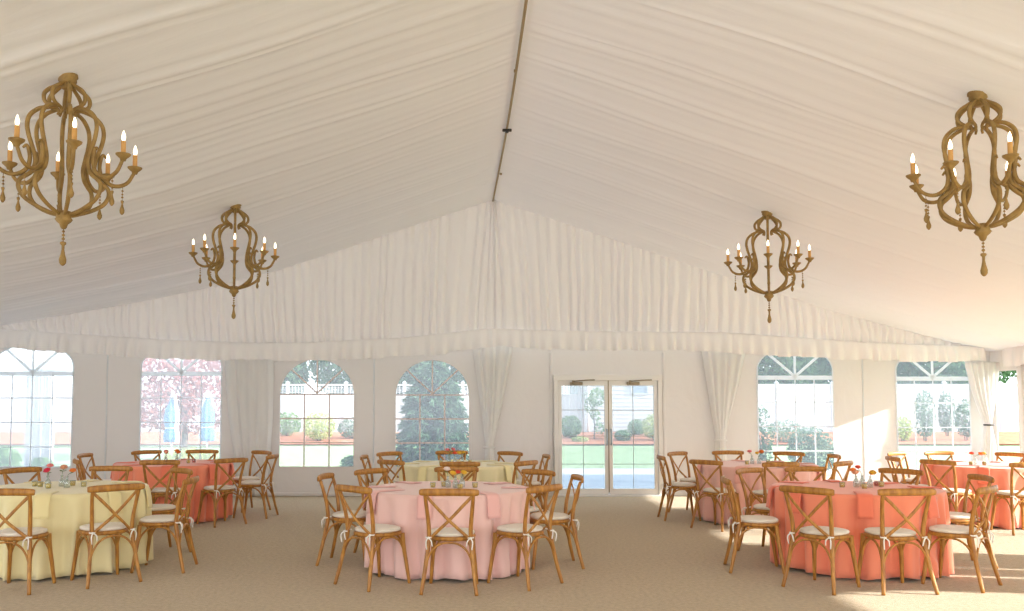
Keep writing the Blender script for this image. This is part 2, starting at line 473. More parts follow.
# gable drape and valance (both on the back wall)
SEAM = [(x, WZ(v)) for x, v in [(WX(-60), 328), (WX(0), 331), (WX(60), 335), (WX(150), 341), (WX(250), 345), (WX(300), 345), (WX(400), 340), (WX(450), 335), (WX(490), 330.5), (WX(540), 332.5), (WX(600), 333.5), (WX(720), 334.5), (WX(800), 340), (WX(860), 344.5), (WX(930), 347), (WX(985), 349), (WX(1010), 349)]]
HEM = [(x, WZ(v)) for x, v in [(WX(-60), 346), (WX(0), 348), (WX(60), 353), (WX(150), 359), (WX(250), 361.5), (WX(350), 360.5), (WX(440), 355), (WX(490), 347), (WX(560), 350.5), (WX(600), 351), (WX(700), 352), (WX(760), 356), (WX(850), 361), (WX(930), 362.5), (WX(985), 362), (WX(1010), 362)]]
def gable():
    x, xs, ds = -9.7, [], []
    r = random.Random(5)
    while x < 9.15:
        w = r.uniform(.11, .20); a = r.uniform(.07, .12)
        for t in (0, .17, .33, .5, .67, .83):
            xs.append(x+w*t); ds.append(a*(sin(PI*t)**.8))
        x += w
    rows = 14
    V, Fc = [], []
    ax = .44
    for i, x0 in enumerate(xs):
        zt = ceil_z(x0)+.06; zb = min(lerp_tab(SEAM, x0), zt-.02)
        for k in range(rows+1):
            t = k/rows                        # 0 top, 1 seam
            z = zt+(zb-zt)*t
            # folds lean a little and fan out from the ridge
            lean = .05*sin(x0*1.3)*t + .03*sin(7*t+x0*5)*t*(1-t)
            if x0 < -1: lean -= .10*min(1, (-1-x0)/4)*(1-t)
            fan = math.exp(-((x0-ax)/.55)**2)
            xx = x0+lean*(1-fan) - (x0-ax)*fan*.75*(1-t)**1.3
            amp = (.55+.45*t) if t < .9 else .95-(t-.9)*3
            gap = .15*sin(t*PI)*.2
            d = ds[i]*amp*(.75+.25*sin(i*.9+t*4+2*sin(x0)))
            V.append((xx, D-.05-d-gap-.04*t, z))
    n = rows+1
    for i in range(len(xs)-1):
        for k in range(rows): Fc.append((i*n+k, i*n+k+1, (i+1)*n+k+1, (i+1)*n+k))
    g = tag(pymesh('gable_drape', V, Fc, M['gable']), 'cream pleated fabric drape filling the gable above the back wall', 'drape')
    # tape along the seam
    bm = bmesh.new()
    pts = [(x, D-.205, lerp_tab(SEAM, x)) for x in [(-9.6+i*.3) for i in range(63)]]
    tube(bm, pts, .022, 6, 2, (1, .5), (0, 0, 1))
    obj('seam_tape', bm, M['valance'], g)
gable()

def ruffle(name, path, seed, label, mat, n_rows=6, out=.09):
    """path: list of (Vector at seam, hem z, outward normal); a gathered valance strip"""
    r = random.Random(seed)
    V, Fc = [], []; cols = 0
    # resample by length
    s = 0; k = 0
    L = [0]
    for a, b in zip(path, path[1:]): L.append(L[-1]+(b[0]-a[0]).length)
    def at(d):
        d = max(0, min(L[-1]-1e-6, d)); i = 0
        while i < len(L)-2 and L[i+1] < d: i += 1
        t = (d-L[i])/(L[i+1]-L[i]); a, b = path[i], path[i+1]
        return a[0].lerp(b[0], t), a[1]+(b[1]-a[1])*t, a[2].lerp(b[2], t).normalized()
    while s < L[-1]:
        w = r.uniform(.13, .27); a = r.uniform(.7, 1.3)*out; hz = r.uniform(-.018, .018)
        for t in (0, .2, .4, .5, .6, .8):
            p, hem, nn = at(s+w*t)
            fold = a*sin(PI*t)
            for q in range(n_rows+1):
                f = q/n_rows
                z = p.z+(hem+hz-p.z)*f
                V.append(tuple(Vector((p.x, p.y, z)) + nn*(.012+fold*(.25+.75*f)+.02*sin(PI*f))))
            cols += 1
        s += w
    n = n_rows+1
    for i in range(cols-1):
        for k in range(n_rows): Fc.append((i*n+k, i*n+k+1, (i+1)*n+k+1, (i+1)*n+k))
    return tag(pymesh(name, V, Fc, mat), label, 'valance')
pb = [(Vector((x, D-.215, lerp_tab(SEAM, x))), lerp_tab(HEM, x), Vector((0, -1, 0))) for x in [-9.6+i*.25 for i in range(75)] if x < 9.06]
ruffle('valance', pb, 21, 'gathered cream valance running across the back wall over the windows', M['valance'])
zc = lerp_tab(SEAM, 9.0)
pr = [(Vector((9.06, D-.55-i*.5, zc+.02*(i == 0)-.035*sin(PI*((i*.5) % 4.6)/4.6)*0)), 2.20+.04*cos(2*PI*(i*.5)/4.6), Vector((-1, 0, 0))) for i in range(41)]
ruffle('valance', pr, 22, 'gathered cream valance along the right eave above the open side', M['valance'])

# right side wall: fabric with open bays, left side wall unseen, openings added for light
def side_wall():
    bm = bmesh.new()
    def loop(pts):
        vs = [bm.verts.new((9.15, y, z)) for y, z in pts]
        return [bm.edges.new((vs[i], vs[(i+1) % len(vs)])) for i in range(len(vs))]
    es = loop([(YF, 0), (D, 0), (D, 2.58), (YF, 2.58)])
    def rounded(a, b, z0, z1, r=.35):
        pts = [(a, z0), (b, z0)]
        for k in range(7): t = PI/2*k/6; pts.append((b-r+r*cos(t), z1-r+r*sin(t)))
        for k in range(7): t = PI/2*(1+k/6); pts.append((a+r+r*cos(t), z1-r+r*sin(t)))
        return pts
    for a, b, r in ((8.75, 11.2, .3), (11.5, 14.35, .3), (14.56, 15.24, .05), (3.2, 6.6, .5), (-1.2, 2.6, .4), (-4.6, -1.6, .4), (7.30, 7.37, .02), (7.78, 7.83, .02)):
        es += loop(rounded(a, b, .03, 2.16, r))
    bmesh.ops.triangle_fill(bm, use_beauty=True, use_dissolve=False, edges=es)
    o = tag(obj('wall_right', bm, M['wall'], smooth=False), kind='structure')
    setmod(o, 'SOLIDIFY', thickness=.012, offset=1)
    bm = bmesh.new()
    def loop_left(pts):
        vs = [bm.verts.new((XL-.02, y, z)) for y, z in pts]
        return [bm.edges.new((vs[i], vs[(i+1) % len(vs)])) for i in range(len(vs))]
    es = loop_left([(YF, 0), (D, 0), (D, 2.80), (YF, 2.80)])
    for a, b in ((-4.4, -.6), (.2, 4.2), (5.0, 9.2)): es += loop_left(rounded(a, b, .03, 2.3, .45))
    bmesh.ops.triangle_fill(bm, use_beauty=True, use_dissolve=False, edges=es)
    o = tag(obj('wall_left', bm, M['wall'], smooth=False), kind='structure')
    setmod(o, 'SOLIDIFY', thickness=.012, offset=1)
side_wall()

# curtains gathered at the posts
def curtain(cx, y, prof, folds, label, seed, rz=0, tie=None, amp=.026, cat='curtain', skew=0):
    """prof: (z, half width, centre offset) from top to bottom"""
    r = random.Random(seed)
    NX = folds*8; V, Fc = [], []
    ph = [r.uniform(-.5, .5) for _ in range(folds+1)]
    zs = [p[0] for p in prof]
    tabw = sorted((p[0], p[1]) for p in prof); tabc = sorted((p[0], p[2]) for p in prof)
    rows = 44
    wmax = max(p[1] for p in prof)
    def sm(tab, z):
        return (lerp_tab(tab, z-.06)+lerp_tab(tab, z)*2+lerp_tab(tab, z+.06))/4
    for k in range(rows+1):
        z = zs[0]+(zs[-1]-zs[0])*k/rows
        hw = sm(tabw, z); c = sm(tabc, z)
        for i in range(NX+1):
            s = -1+2*i/NX
            a = amp*min(1, hw/.26) * (cos(2*PI*(i/8)+ph[min(i//8, folds)]*1.2))
            depth = .05*(1-min(1, hw/wmax))*(1-s*s) + .075*max(0, 1-s*s)**.5*min(1, .10/hw)
            V.append((c+hw*(s+.03*sin(9*s+z)), -depth+a*.7-.05, z))
    n = NX+1
    for k in range(rows):
        for i in range(NX): Fc.append((k*n+i, (k+1)*n+i, (k+1)*n+i+1, k*n+i+1))
    root = empty('curtain', (cx, y, 0), rz); tag(root, label, cat)
    cl = pymesh('cloth', V, Fc, M['curtain'], root); setmod(cl, 'SOLIDIFY', thickness=.004)
    if tie:
        z, hw, c = tie
        bm = bmesh.new()
        tube(bm, [(c+hw*1.05*cos(a), -.07-.085*sin(a), z) for a in [2*PI*k/16 for k in range(17)]], .018, 8, 2)
        obj('tie_band', bm, M['curtain'], root)
    return root
cx = WX(491)
curtain(cx, D-.06, [(WZ(340), .37, .03), (WZ(352), .345, .03), (WZ(380), .26, .02), (WZ(410), .17, 0), (WZ(446), .07, -.03), (WZ(456), .085, -.03), (0.02, .13, -.02)], 5, 'cream curtain tied to the post between the arched window and the doors', 31, 0, (WZ(447), .085, -.03))
cx = WX(722)
curtain(cx, D-.06, [(WZ(342), .40, .02), (WZ(354), .385, .02), (WZ(380), .29, .0), (WZ(410), .18, -.04), (WZ(438), .08, -.07), (WZ(450), .10, -.07), (0.02, .14, -.06)], 5, 'cream curtain tied to the post right of the doors', 32, 0, (WZ(440), .09, -.07))
cx = WX(250)
curtain(cx, D-.06, [(WZ(350), .43, 0), (WZ(380), .42, .02), (WZ(420), .38, .05), (WZ(460), .30, .08), (0.02, .24, .06)], 5, 'loose cream curtain hanging between the second and third windows', 33, 0, None, .03)
cx = 8.93
curtain(cx, D-.19, [(WZ(362.5), .31, -.04), (WZ(366), .305, -.04), (WZ(395), .20, -.03), (WZ(424), .055, -.02), (WZ(436), .09, -.01), (WZ(470), .19, 0), (0.02, .26, 0)], 6, 'cream curtain pinched by a dark tie in the right corner', 34, 0, None, .04)
bm = bmesh.new()
tube(bm, [(cx-.02+.075*cos(a), D-.30-.07*sin(a), WZ(424.5)) for a in [2*PI*k/16 for k in range(17)]], .013, 8, 2)
o = obj('tie_clasp', bm, M['dark']); o.parent = bpy.data.objects['curtain.003']; o.matrix_parent_inverse = Matrix.Translation((-cx, -(D-.19), 0))
curtain(9.03, 14.44, [(2.25, .12, 0), (1.6, .10, 0), (0.02, .11, 0)], 3, 'narrow cream curtain hanging against the right side post', 35, PI/2, None, .03)

# ------------------------------------------------------------------ chandelier
def make_chandelier():
    root = empty('chandelier'); A_R = .492
    bm = bmesh.new()
    lathe(bm, [(0, 0), (.072, 0), (.074, -.022), (.064, -.03), (.066, -.055), (.052, -.065), (.048, -.10), (.036, -.115), (0, -.115)], 20)
    obj('canopy', bm, M['gilt'], root)
    for k in range(8):
        a = k*PI/4; ca, sa = cos(a), sin(a)
        P = lambda pts: [(r*ca, r*sa, z) for r, z in pts]
        bm = bmesh.new()
        # small upper scroll
        tube(bm, P([(.042, -.075), (.075, -.10), (.125, -.135), (.155, -.175), (.152, -.225), (.118, -.255), (.088, -.262)]), [.014, .015, .016, .016, .015, .014, .012], 7, 5)
        # lyre side with curled head, sweeping down to the bowl
        tube(bm, P([(.062, -.318), (.052, -.290), (.075, -.268), (.125, -.272), (.19, -.295), (.245, -.350), (.262, -.42), (.250, -.50), (.222, -.59), (.200, -.68), (.215, -.755), (.258, -.80), (.300, -.835), (.305, -.90), (.265, -.965), (.18, -1.02), (.09, -1.055), (.015, -1.068)]),
             [.009, .011, .013, .015, .016, .016, .016, .016, .016, .017, .017, .016, .016, .016, .016, .015, .014, .013], 8, 5)
        obj('rib', bm, M['gilt'], root)
        bm = bmesh.new()
        tube(bm, P([(.285, -.600), (.262, -.578), (.246, -.612), (.238, -.68), (.258, -.752), (.32, -.800), (.385, -.800), (.44, -.768), (.472, -.715), (.492, -.672)]),
             [.008, .012, .014, .015, .016, .016, .015, .014, .013, .012], 8, 5)
        arm = obj('arm', bm, M['gilt'], root)
        c = (A_R*ca, A_R*sa, 0)
        bm = bmesh.new()
        lathe(bm, [(0, -.695), (.018, -.692), (.024, -.675), (.036, -.665), (.052, -.650), (.055, -.640), (.046, -.638), (.018, -.642), (0, -.642)], 14, c)
        obj('candle_cup', bm, M['gilt'], arm)
        bm = bmesh.new(); lathe(bm, [(0, -.645), (.0175, -.645), (.0175, -.548), (.012, -.543), (0, -.543)], 12, c)
        obj('candle_sleeve', bm, M['candle'], arm)
        bm = bmesh.new(); lathe(bm, [(0, -.546), (.008, -.543), (.014, -.527), (.0145, -.513), (.010, -.490), (.003, -.470), (0, -.465)], 10, c)
        obj('flame_bulb', bm, M['bulb'], arm)
        bm = bmesh.new(); cc = (.405*ca, .405*sa, 0)
        tube(bm, [(cc[0], cc[1], -.79), (cc[0], cc[1], -1.0)], .002, 5, 2)
        for z, rr in ((-.835, .009), (-.862, .008), (-.885, .009)):
            lathe(bm, [(0, z+rr), (rr*.8, z+rr*.5), (rr, z), (rr*.8, z-rr*.5), (0, z-rr)], 8, cc)
        lathe(bm, [(0, -.905), (.012, -.912), (.010, -.925), (.006, -.935), (.010, -.955), (.019, -.985), (.017, -1.003), (.007, -1.018), (0, -1.022)], 10, cc)
        obj('bead_drop', bm, M['gilt'], arm)
    bm = bmesh.new()
    lathe(bm, [(0, -1.035), (.05, -1.04), (.058, -1.062), (.05, -1.085), (.062, -1.10), (.05, -1.118), (.03, -1.135), (.022, -1.16), (.012, -1.172), (0, -1.174)], 16)
    obj('hub', bm, M['gilt'], root)
    bm = bmesh.new()
    tube(bm, [(0, 0, -1.17), (0, 0, -1.30)], .003, 5, 2)
    for z, rr in ((-1.19, .011), (-1.217, .012), (-1.245, .013)):
        lathe(bm, [(0, z+rr), (rr*.8, z+rr*.5), (rr, z), (rr*.8, z-rr*.5), (0, z-rr)], 10)
    lathe(bm, [(0, -1.262), (.020, -1.27), (.022, -1.282), (.011, -1.295), (.010, -1.325), (.016, -1.36), (.026, -1.40), (.024, -1.425), (.012, -1.442), (0, -1.448)], 12)
    obj('pendant', bm, M['gilt'], root)
    return root
chand = make_chandelier()
for i, (x, y, rz, lab) in enumerate([
    (-2.90, 10.84, R(-75), 'gilded eight-arm candle chandelier hanging on the left, nearer the back wall'),
    (-3.0, 6.46, R(-59), 'large gilded candle chandelier at the upper left, nearer the camera'),
    (3.825, 11.12, R(-109), 'gilded eight-arm candle chandelier hanging on the right, nearer the back wall'),
    (3.97, 6.72, R(-98), 'large gilded candle chandelier at the upper right, nearer the camera')]):
    c = chand if i == 0 else copy_tree(chand)
    c.location = (x, y, ceil_z(x)+.01); c.rotation_euler = (0, 0, rz)
    tag(c, lab, 'chandelier', 'gilded candle chandeliers hanging from the tent ceiling')

# ------------------------------------------------------------------ cross-back chair (faces +y, origin on the floor under the seat)
def make_chair():
    root = empty('dining_chair')
    # seat: bentwood ring with a woven centre, slightly wider in front
    def seat_pt(a, k=1.0):
        s, c = sin(a), cos(a)
        w = .205+.018*s
        return (w*k*math.copysign(abs(c)**.82, c), .20*k*math.copysign(abs(s)**.82, s))
    def seat_lathe(bm, prof, seg=32):
        rings = []
        for k, z in prof:
            rings.append([bm.verts.new((0, 0, z))] if k == 0 else [bm.verts.new((*seat_pt(2*PI*i/seg, k), z)) for i in range(seg)])
        for a, b in zip(rings, rings[1:]):
            for i in range(seg):
                j = (i+1) % seg
                if len(a) == 1: bm.faces.new((a[0], b[j], b[i]))
                elif len(b) == 1: bm.faces.new((a[i], a[j], b[0]))
                else: bm.faces.new((a[i], a[j], b[j], b[i]))
        bmesh.ops.recalc_face_normals(bm, faces=bm.faces)
    bm = bmesh.new(); seat_lathe(bm, [(0, .430), (.93, .430), (.985, .436), (1.0, .448), (.985, .460), (.93, .465), (0, .462)])
    obj('seat', bm, M['wood'], root)
    bm = bmesh.new(); seat_lathe(bm, [(0, .464), (.86, .464), (.93, .470), (.955, .482), (.93, .493), (.84, .500), (.5, .505), (0, .506)])
    cu = obj('seat_cushion', bm, M['cushion'], root)
    for s in (-1, 1):
        bm = bmesh.new(); px, py = .178*s, -.20
        tube(bm, [(.15*s, -.165, .478), (px+.010*s, py+.014, .468), (px+.024*s, py-.010, .465), (px, py-.028, .466), (px-.024*s, py-.012, .464), (px-.008*s, py+.02, .470)], .006, 6, 4, (1, .5))
        tube(bm, [(px, py-.028, .466), (px+.018*s, py-.05, .435), (px+.012*s, py-.045, .37)], [.005, .006, .005], 6, 4)
        tube(bm, [(px, py-.028, .466), (px-.026*s, py-.046, .440), (px-.034*s, py-.04, .395)], [.005, .006, .005], 6, 4)
        lathe(bm, [(0, .012), (.010, .006), (.011, -.006), (0, -.012)], 8, (px, py-.03, .464))
        obj('tie', bm, M['tie'], cu)
    for s in (-1, 1):
        bm = bmesh.new()
        tube(bm, [(.232*s, -.285, 0), (.208*s, -.245, .17), (.184*s, -.203, .38), (.176*s, -.192, .47), (.182*s, -.205, .60), (.196*s, -.238, .74), (.204*s, -.268, .835)],
             [.0155, .0175, .019, .019, .018, .0165, .0155], 10, 6)
        obj('rear_leg', bm, M['wood'], root)
        bm = bmesh.new()
        tube(bm, [(.205*s, .205, 0), (.192*s, .185, .15), (.176*s, .160, .33), (.170*s, .150, .445)], [.0145, .0175, .020, .021], 10, 6)
        obj('front_leg', bm, M['wood'], root)
    # bowed top rail
    bm = bmesh.new()
    pts = [(x, -.272-.042*(1-(x/.25)**2), .848+.006*(1-(x/.25)**2)) for x in [-.25, -.235, -.18, -.09, 0, .09, .18, .235, .25]]
    tube(bm, pts, [.020, .027, .031, .031, .031, .031, .031, .027, .020], 12, 4, (1, .5), (0, 0, 1))
    obj('top_rail', bm, M['wood'], root)
    for s in (-1, 1):
        bm = bmesh.new()
        yo = .006*s
        tube(bm, [(.200*s, -.252+yo*.3, .822), (.115*s, -.268+yo, .735), (0, -.262+yo, .615), (-.09*s, -.235+yo, .53), (-.170*s, -.200+yo*.3, .452)], .0135, 8, 6, (1, .38), (0, 0, 1))
        obj('cross_slat', bm, M['wood'], root)
    # bentwood arches beneath the seat
    def arch(p, q, h0, h1, yo=0):
        bm = bmesh.new()
        P, Q = Vector(p), Vector(q)
        pts = []
        for t, k in ((0, 0), (.06, .38), (.16, .72), (.32, .95), (.5, 1), (.68, .95), (.84, .72), (.94, .38), (1, 0)):
            v = P.lerp(Q, t); v.z = h0+(h1-h0)*k; pts.append(v)
        tube(bm, pts, .0095, 8, 4)
        obj('arch_brace', bm, M['wood'], root)
    arch((.196*1, -.232, 0), (-.196, -.232, 0), .245, .425)
    arch((.180, .172, 0), (-.180, .172, 0), .245, .425)
    for s in (-1, 1): arch((.198*s, -.220, 0), (.182*s, .168, 0), .245, .425)
    return root
chair = make_chair()

# ------------------------------------------------------------------ tables
TR, TZ = .78, .762
# key: (x, y, cloth colour, table phrase, short phrase)
TABLES = {
    'T1': (-4.0, 8.78, 'yellow', 'front left yellow table'),
    'T2': (-4.14, 12.45, 'coral', 'back left coral table'),
    'T3': (-.19, 8.72, 'pink', 'front centre pink table'),
    'T4': (-.15, 12.25, 'lemon', 'back centre yellow table'),
    'T5': (3.98, 12.2, 'rose', 'back right pale pink table'),
    'T6': (3.82, 8.75, 'coral', 'front right coral table'),
    'T7': (7.08, 12.08, 'salmon', 'far right coral table'),
}
CLABEL = {
    'T1': 'pale yellow floor-length cloth on the front left table', 'T2': 'coral floor-length cloth on the back left table by the windows',
    'T3': 'blush pink floor-length cloth on the front centre table', 'T4': 'pale yellow floor-length cloth on the back centre table',
    'T5': 'pale pink floor-length cloth on the table behind the front right one', 'T6': 'coral floor-length cloth on the front right table',
    'T7': 'coral pink floor-length cloth on the far right table at the back'}

# per chair: place in the ring round its table, position (metres), heading (degrees)
CHAIRS = {
    'T1': [(270, -3.88, 7.72, 89), (315, -3.29, 8.04, 132), (0, -2.97, 8.61, 182), (45, -3.35, 9.55, 225), (90, -4.09, 9.85, 269), (135, -4.74, 9.73, 330)],
    'T2': [(270, -3.94, 11.51, 96), (315, -3.31, 11.83, 136), (0, -3.05, 12.60, 173), (45, -3.34, 13.32, 229), (90, -4.13, 13.56, 276), (135, -4.74, 13.44, 319), (180, -5.25, 12.77, 360), (225, -4.83, 11.62, 30)],
    'T3': [(270, -0.14, 7.70, 86), (225, -0.81, 7.92, 46), (180, -1.17, 8.95, 351), (135, -0.85, 9.53, 319), (90, -0.14, 9.73, 268), (45, 0.55, 9.38, 221), (0, 0.81, 8.80, 185), (315, 0.47, 7.95, 137)],
    'T4': [(270, -0.10, 11.22, 90), (225, -0.80, 11.48, 48), (180, -1.17, 12.33, 356), (135, -0.97, 13.00, 316), (90, -0.23, 13.28, 274), (45, 0.44, 13.09, 226), (0, 0.83, 12.50, 185), (315, 0.52, 11.30, 140)],
    'T5': [(270, 3.80, 11.16, 100), (225, 3.24, 11.45, 40), (180, 2.97, 12.33, 359), (135, 3.32, 13.03, 312), (90, 4.00, 13.25, 275), (45, 4.60, 13.04, 224), (0, 4.92, 12.57, 177), (315, 4.51, 11.27, 131)],
    'T6': [(270, 3.67, 7.72, 93), (225, 3.11, 7.78, 40), (180, 2.79, 8.57, 350), (135, 3.29, 9.59, 308), (90, 3.87, 9.77, 278), (45, 4.52, 9.55, 216), (0, 4.84, 8.86, 176), (315, 4.31, 7.88, 133)],
    'T7': [(270, 6.84, 11.07, 91), (225, 6.24, 11.42, 27), (180, 6.06, 12.03, 355), (135, 6.56, 12.98, 305), (90, 7.17, 13.10, 280), (45, 7.74, 12.88, 206)],
}

def pushed(key, x, y, z):
    """keep the hanging cloth clear of the seats and front legs of the chairs drawn up to it"""
    tx, ty = TABLES[key][:2]
    r = math.hypot(x, y); ca, sa = x/r, y/r
    for _ in range(50):
        hit = False
        for ang, cx, cy, hd in CHAIRS[key]:
            dx, dy = tx+r*ca-cx, ty+r*sa-cy
            if dx*dx+dy*dy > .25: continue
            h = R(hd-90); lx = dx*cos(h)+dy*sin(h); ly = -dx*sin(h)+dy*cos(h)
            if .2 < z < .60 and abs(lx) < .25 and -.3 < ly < .235 and (abs(lx)/.237)**2.4+(abs(ly)/.216)**2.4 < 1.0: hit = True
            f = min(1, z/.445)
            for s_ in (-1, 1):
                if math.hypot(lx-s_*(.205-.035*f), ly-(.205-.055*f)) < (.046 if z < .34 else .036) and z < .5: hit = True
            if z < .5 and ((lx/.2)**2 < 1 and abs(ly-.172) < .03 and z > .2): hit = True
        if not hit: break
        r -= .005
    return r*ca, r*sa

def cloth_r(a, t, ph):
    """radius of the hanging cloth at angle a, t = 0 at the table edge, 1 at the hem"""
    w = 19*a+ph+1.4*sin(3*a+ph)+.7*sin(5*a-ph)
    return TR+.012+t**.55*(-.018+.054*cos(w)+.016*cos(2*w+ph)+.014*sin(4*a+ph*2)) + .004*t*cos(37*a+ph)

def make_cloth(key):
    x, y, c, _ = TABLES[key]; ph = {'T1': .3, 'T2': 1.9, 'T3': 3.1, 'T4': 4.4, 'T5': 5.2, 'T6': 2.4, 'T7': 1.1}[key]
    N = 320; V, Fc = [(0, 0, TZ+.004)], []
    rings = [('top', r) for r in (.25, .5, .68, .745, .772)] + [('edge', .35), ('edge', .8)] + [('hang', t) for t in (.03, .08, .14, .22, .32, .42, .52, .62, .72, .82, .91, 1)]
    for kind, v in rings:
        for i in range(N):
            a = 2*PI*i/N
            if kind == 'top': r, z = v, TZ+.004
            elif kind == 'edge': r, z = .772+.018*sin(v*PI/2), TZ+.004-.014*(1-cos(v*PI/2))
            else:
                r = cloth_r(a, v, ph); z = TZ-.014-(TZ-.014-.022-.010*sin(5*a+ph)-.008*cos(19*a+ph))*v
            V.append((*(pushed(key, r*cos(a), r*sin(a), z) if kind == 'hang' else (r*cos(a), r*sin(a))), z))
    for i in range(N): Fc.append((0, 1+i, 1+(i+1) % N))
    for k in range(len(rings)-1):
        for i in range(N):
            j = (i+1) % N; b = 1+k*N; Fc.append((b+i, b+N+i, b+N+j, b+j))
    o = pymesh('tablecloth', V, Fc, CLOTH[c]); o.location = (x, y, 0)
    setmod(o, 'SOLIDIFY', thickness=.003, offset=1)
    tag(o, CLABEL[key], 'tablecloth', 'floor-length round tablecloths')
    # the folding table beneath
    t = empty('round_table', (x, y, 0))
    bm = bmesh.new(); lathe(bm, [(0, TZ-.03), (.765, TZ-.03), (.778, TZ-.025), (.778, TZ-.004), (.765, TZ), (0, TZ)], 48)
    obj('tabletop', bm, M['table'], t)
    for sx in (-1, 1):
        for sy in (-1, 1):
            bm = bmesh.new(); tube(bm, [(.43*sx, .40*sy, 0), (.41*sx, .38*sy, .40), (.40*sx, .36*sy, TZ-.03)], .016, 8, 4)
            obj('leg', bm, M['dark_metal'], t)
    tag(t, 'round folding table hidden under the cloth of the '+TABLES[key][3], 'table', 'round banquet tables')
for k in TABLES: make_cloth(k)

POS = {270: 'near side', 225: 'near left side', 180: 'left side', 135: 'far left side', 90: 'far side', 45: 'far right side', 0: 'right side', 315: 'near right side'}
first = True
for k, lst in CHAIRS.items():
    for ang, x, y, hd in lst:
        o = chair if first else copy_tree(chair)
        first = False
        o.location = (x, y, 0)
        o.rotation_euler = (0, 0, math.radians(hd-90))
        tag(o, 'cross-back chair on the %s of the %s' % (POS[ang], TABLES[k][3]), 'chair', 'cross-back chairs round the dining tables')

# napkins folded over the table edge at each place
def make_napkin(c):
    prof = [(.52, TZ+.014), (.60, TZ+.014), (.70, TZ+.014), (.762, TZ+.013), (.790, TZ+.008), (.806, TZ-.006), (.816, TZ-.03), (.826, TZ-.09), (.832, TZ-.13), (.837, TZ-.17), (.841, TZ-.20)]
    V, Fc = [], []; NX = 7
    for r, z in prof:
        for i in range(NX):
            s = -1+2*i/(NX-1)
            V.append((r*1 - (s*.065)**2*.55, s*.068, z+.002*cos(3*s)))
    for k in range(len(prof)-1):
        for i in range(NX-1): Fc.append((k*NX+i, (k+1)*NX+i, (k+1)*NX+i+1, k*NX+i+1))
    me = bpy.data.meshes.new('napkin'); me.from_pydata(V, [], Fc); me.update()
    me.polygons.foreach_set('use_smooth', [True]*len(me.polygons)); me.materials.append(NAPK[c])
    return me
NPOS = {270: 'near edge', 225: 'near left edge', 180: 'left edge', 135: 'far left edge', 90: 'far edge', 45: 'far right edge', 0: 'right edge', 315: 'near right edge'}
CN = {'yellow': 'yellow', 'lemon': 'yellow', 'coral': 'coral', 'pink': 'pink', 'rose': 'pink', 'salmon': 'coral'}
for k in TABLES:
    tx, ty, c, ph = TABLES[k]; me = make_napkin(c)
    for ang in (270, 225, 180, 135, 90, 45, 0, 315):
        if k == 'T1' and ang in (180, 225): continue
        if k == 'T7' and ang in (0, 315): continue
        o = bpy.data.objects.new('napkin', me); COL.objects.link(o)
        o.location = (tx, ty, 0); o.rotation_euler = (0, 0, math.radians(ang+{'T3': -14, 'T6': -18}.get(k, 12)*(1 if ang in (270, 225, 315) else .3)))
        setmod(o, 'SOLIDIFY', thickness=.006, offset=1)
        tag(o, 'folded %s napkin hanging over the %s of the %s' % (CN[c], NPOS[ang], ph), 'napkin', 'folded napkins at the place settings')

# ------------------------------------------------------------------ vases, flowers, votives
def vase_mesh():
    bm = bmesh.new()
    lathe(bm, [(0, 0), (.024, 0), (.028, .006), (.029, .05), (.024, .068), (.013, .084), (.012, .105), (.016, .112), (.0145, .112), (.0105, .105), (.0115, .085), (.022, .067), (.026, .05), (.025, .008), (0, .006)], 16)
    me = bpy.data.meshes.new('bud_vase'); bm.to_mesh(me); bm.free()
    me.polygons.foreach_set('use_smooth', [True]*len(me.polygons)); me.materials.append(M['vase'])
    return me
VASE = vase_mesh()

def bloom_bm(R, seed):
    r = random.Random(seed); bm = bmesh.new()
    lathe(bm, [(0, -.35*R), (.35*R, -.25*R), (.5*R, 0), (.35*R, .3*R), (0, .42*R)], 12)
    for ring, (n, tilt, ln) in enumerate(((5, 1.25, .85), (7, .85, 1.0), (9, .40, 1.05), (9, .0, 1.0))):
        for i in range(n):
            a = 2*PI*(i+.5*(ring % 2))/n+r.uniform(-.1, .1)
            T = tilt+r.uniform(-.1, .1)
            er = Vector((cos(a), sin(a), 0)); et = Vector((-sin(a), cos(a), 0)); ez = Vector((0, 0, 1))
            base = er*.18*R+ez*(-.25*R)
            g = []
            for u in range(4):
                f = u/3
                th = T+f*.55
                p = base + (er*cos(th)*ln*R*f*.95 + ez*sin(th)*ln*R*f*.95)
                wd = R*.46*(.45, .95, 1.0, .45)[u]
                g.append([bm.verts.new(p+et*wd*s - er*abs(s)*.10*R + ez*abs(s)*.06*R) for s in (-1, 0, 1)])
            for u in range(3):
                for s in range(2): bm.faces.new((g[u][s], g[u][s+1], g[u+1][s+1], g[u+1][s]))
    return bm

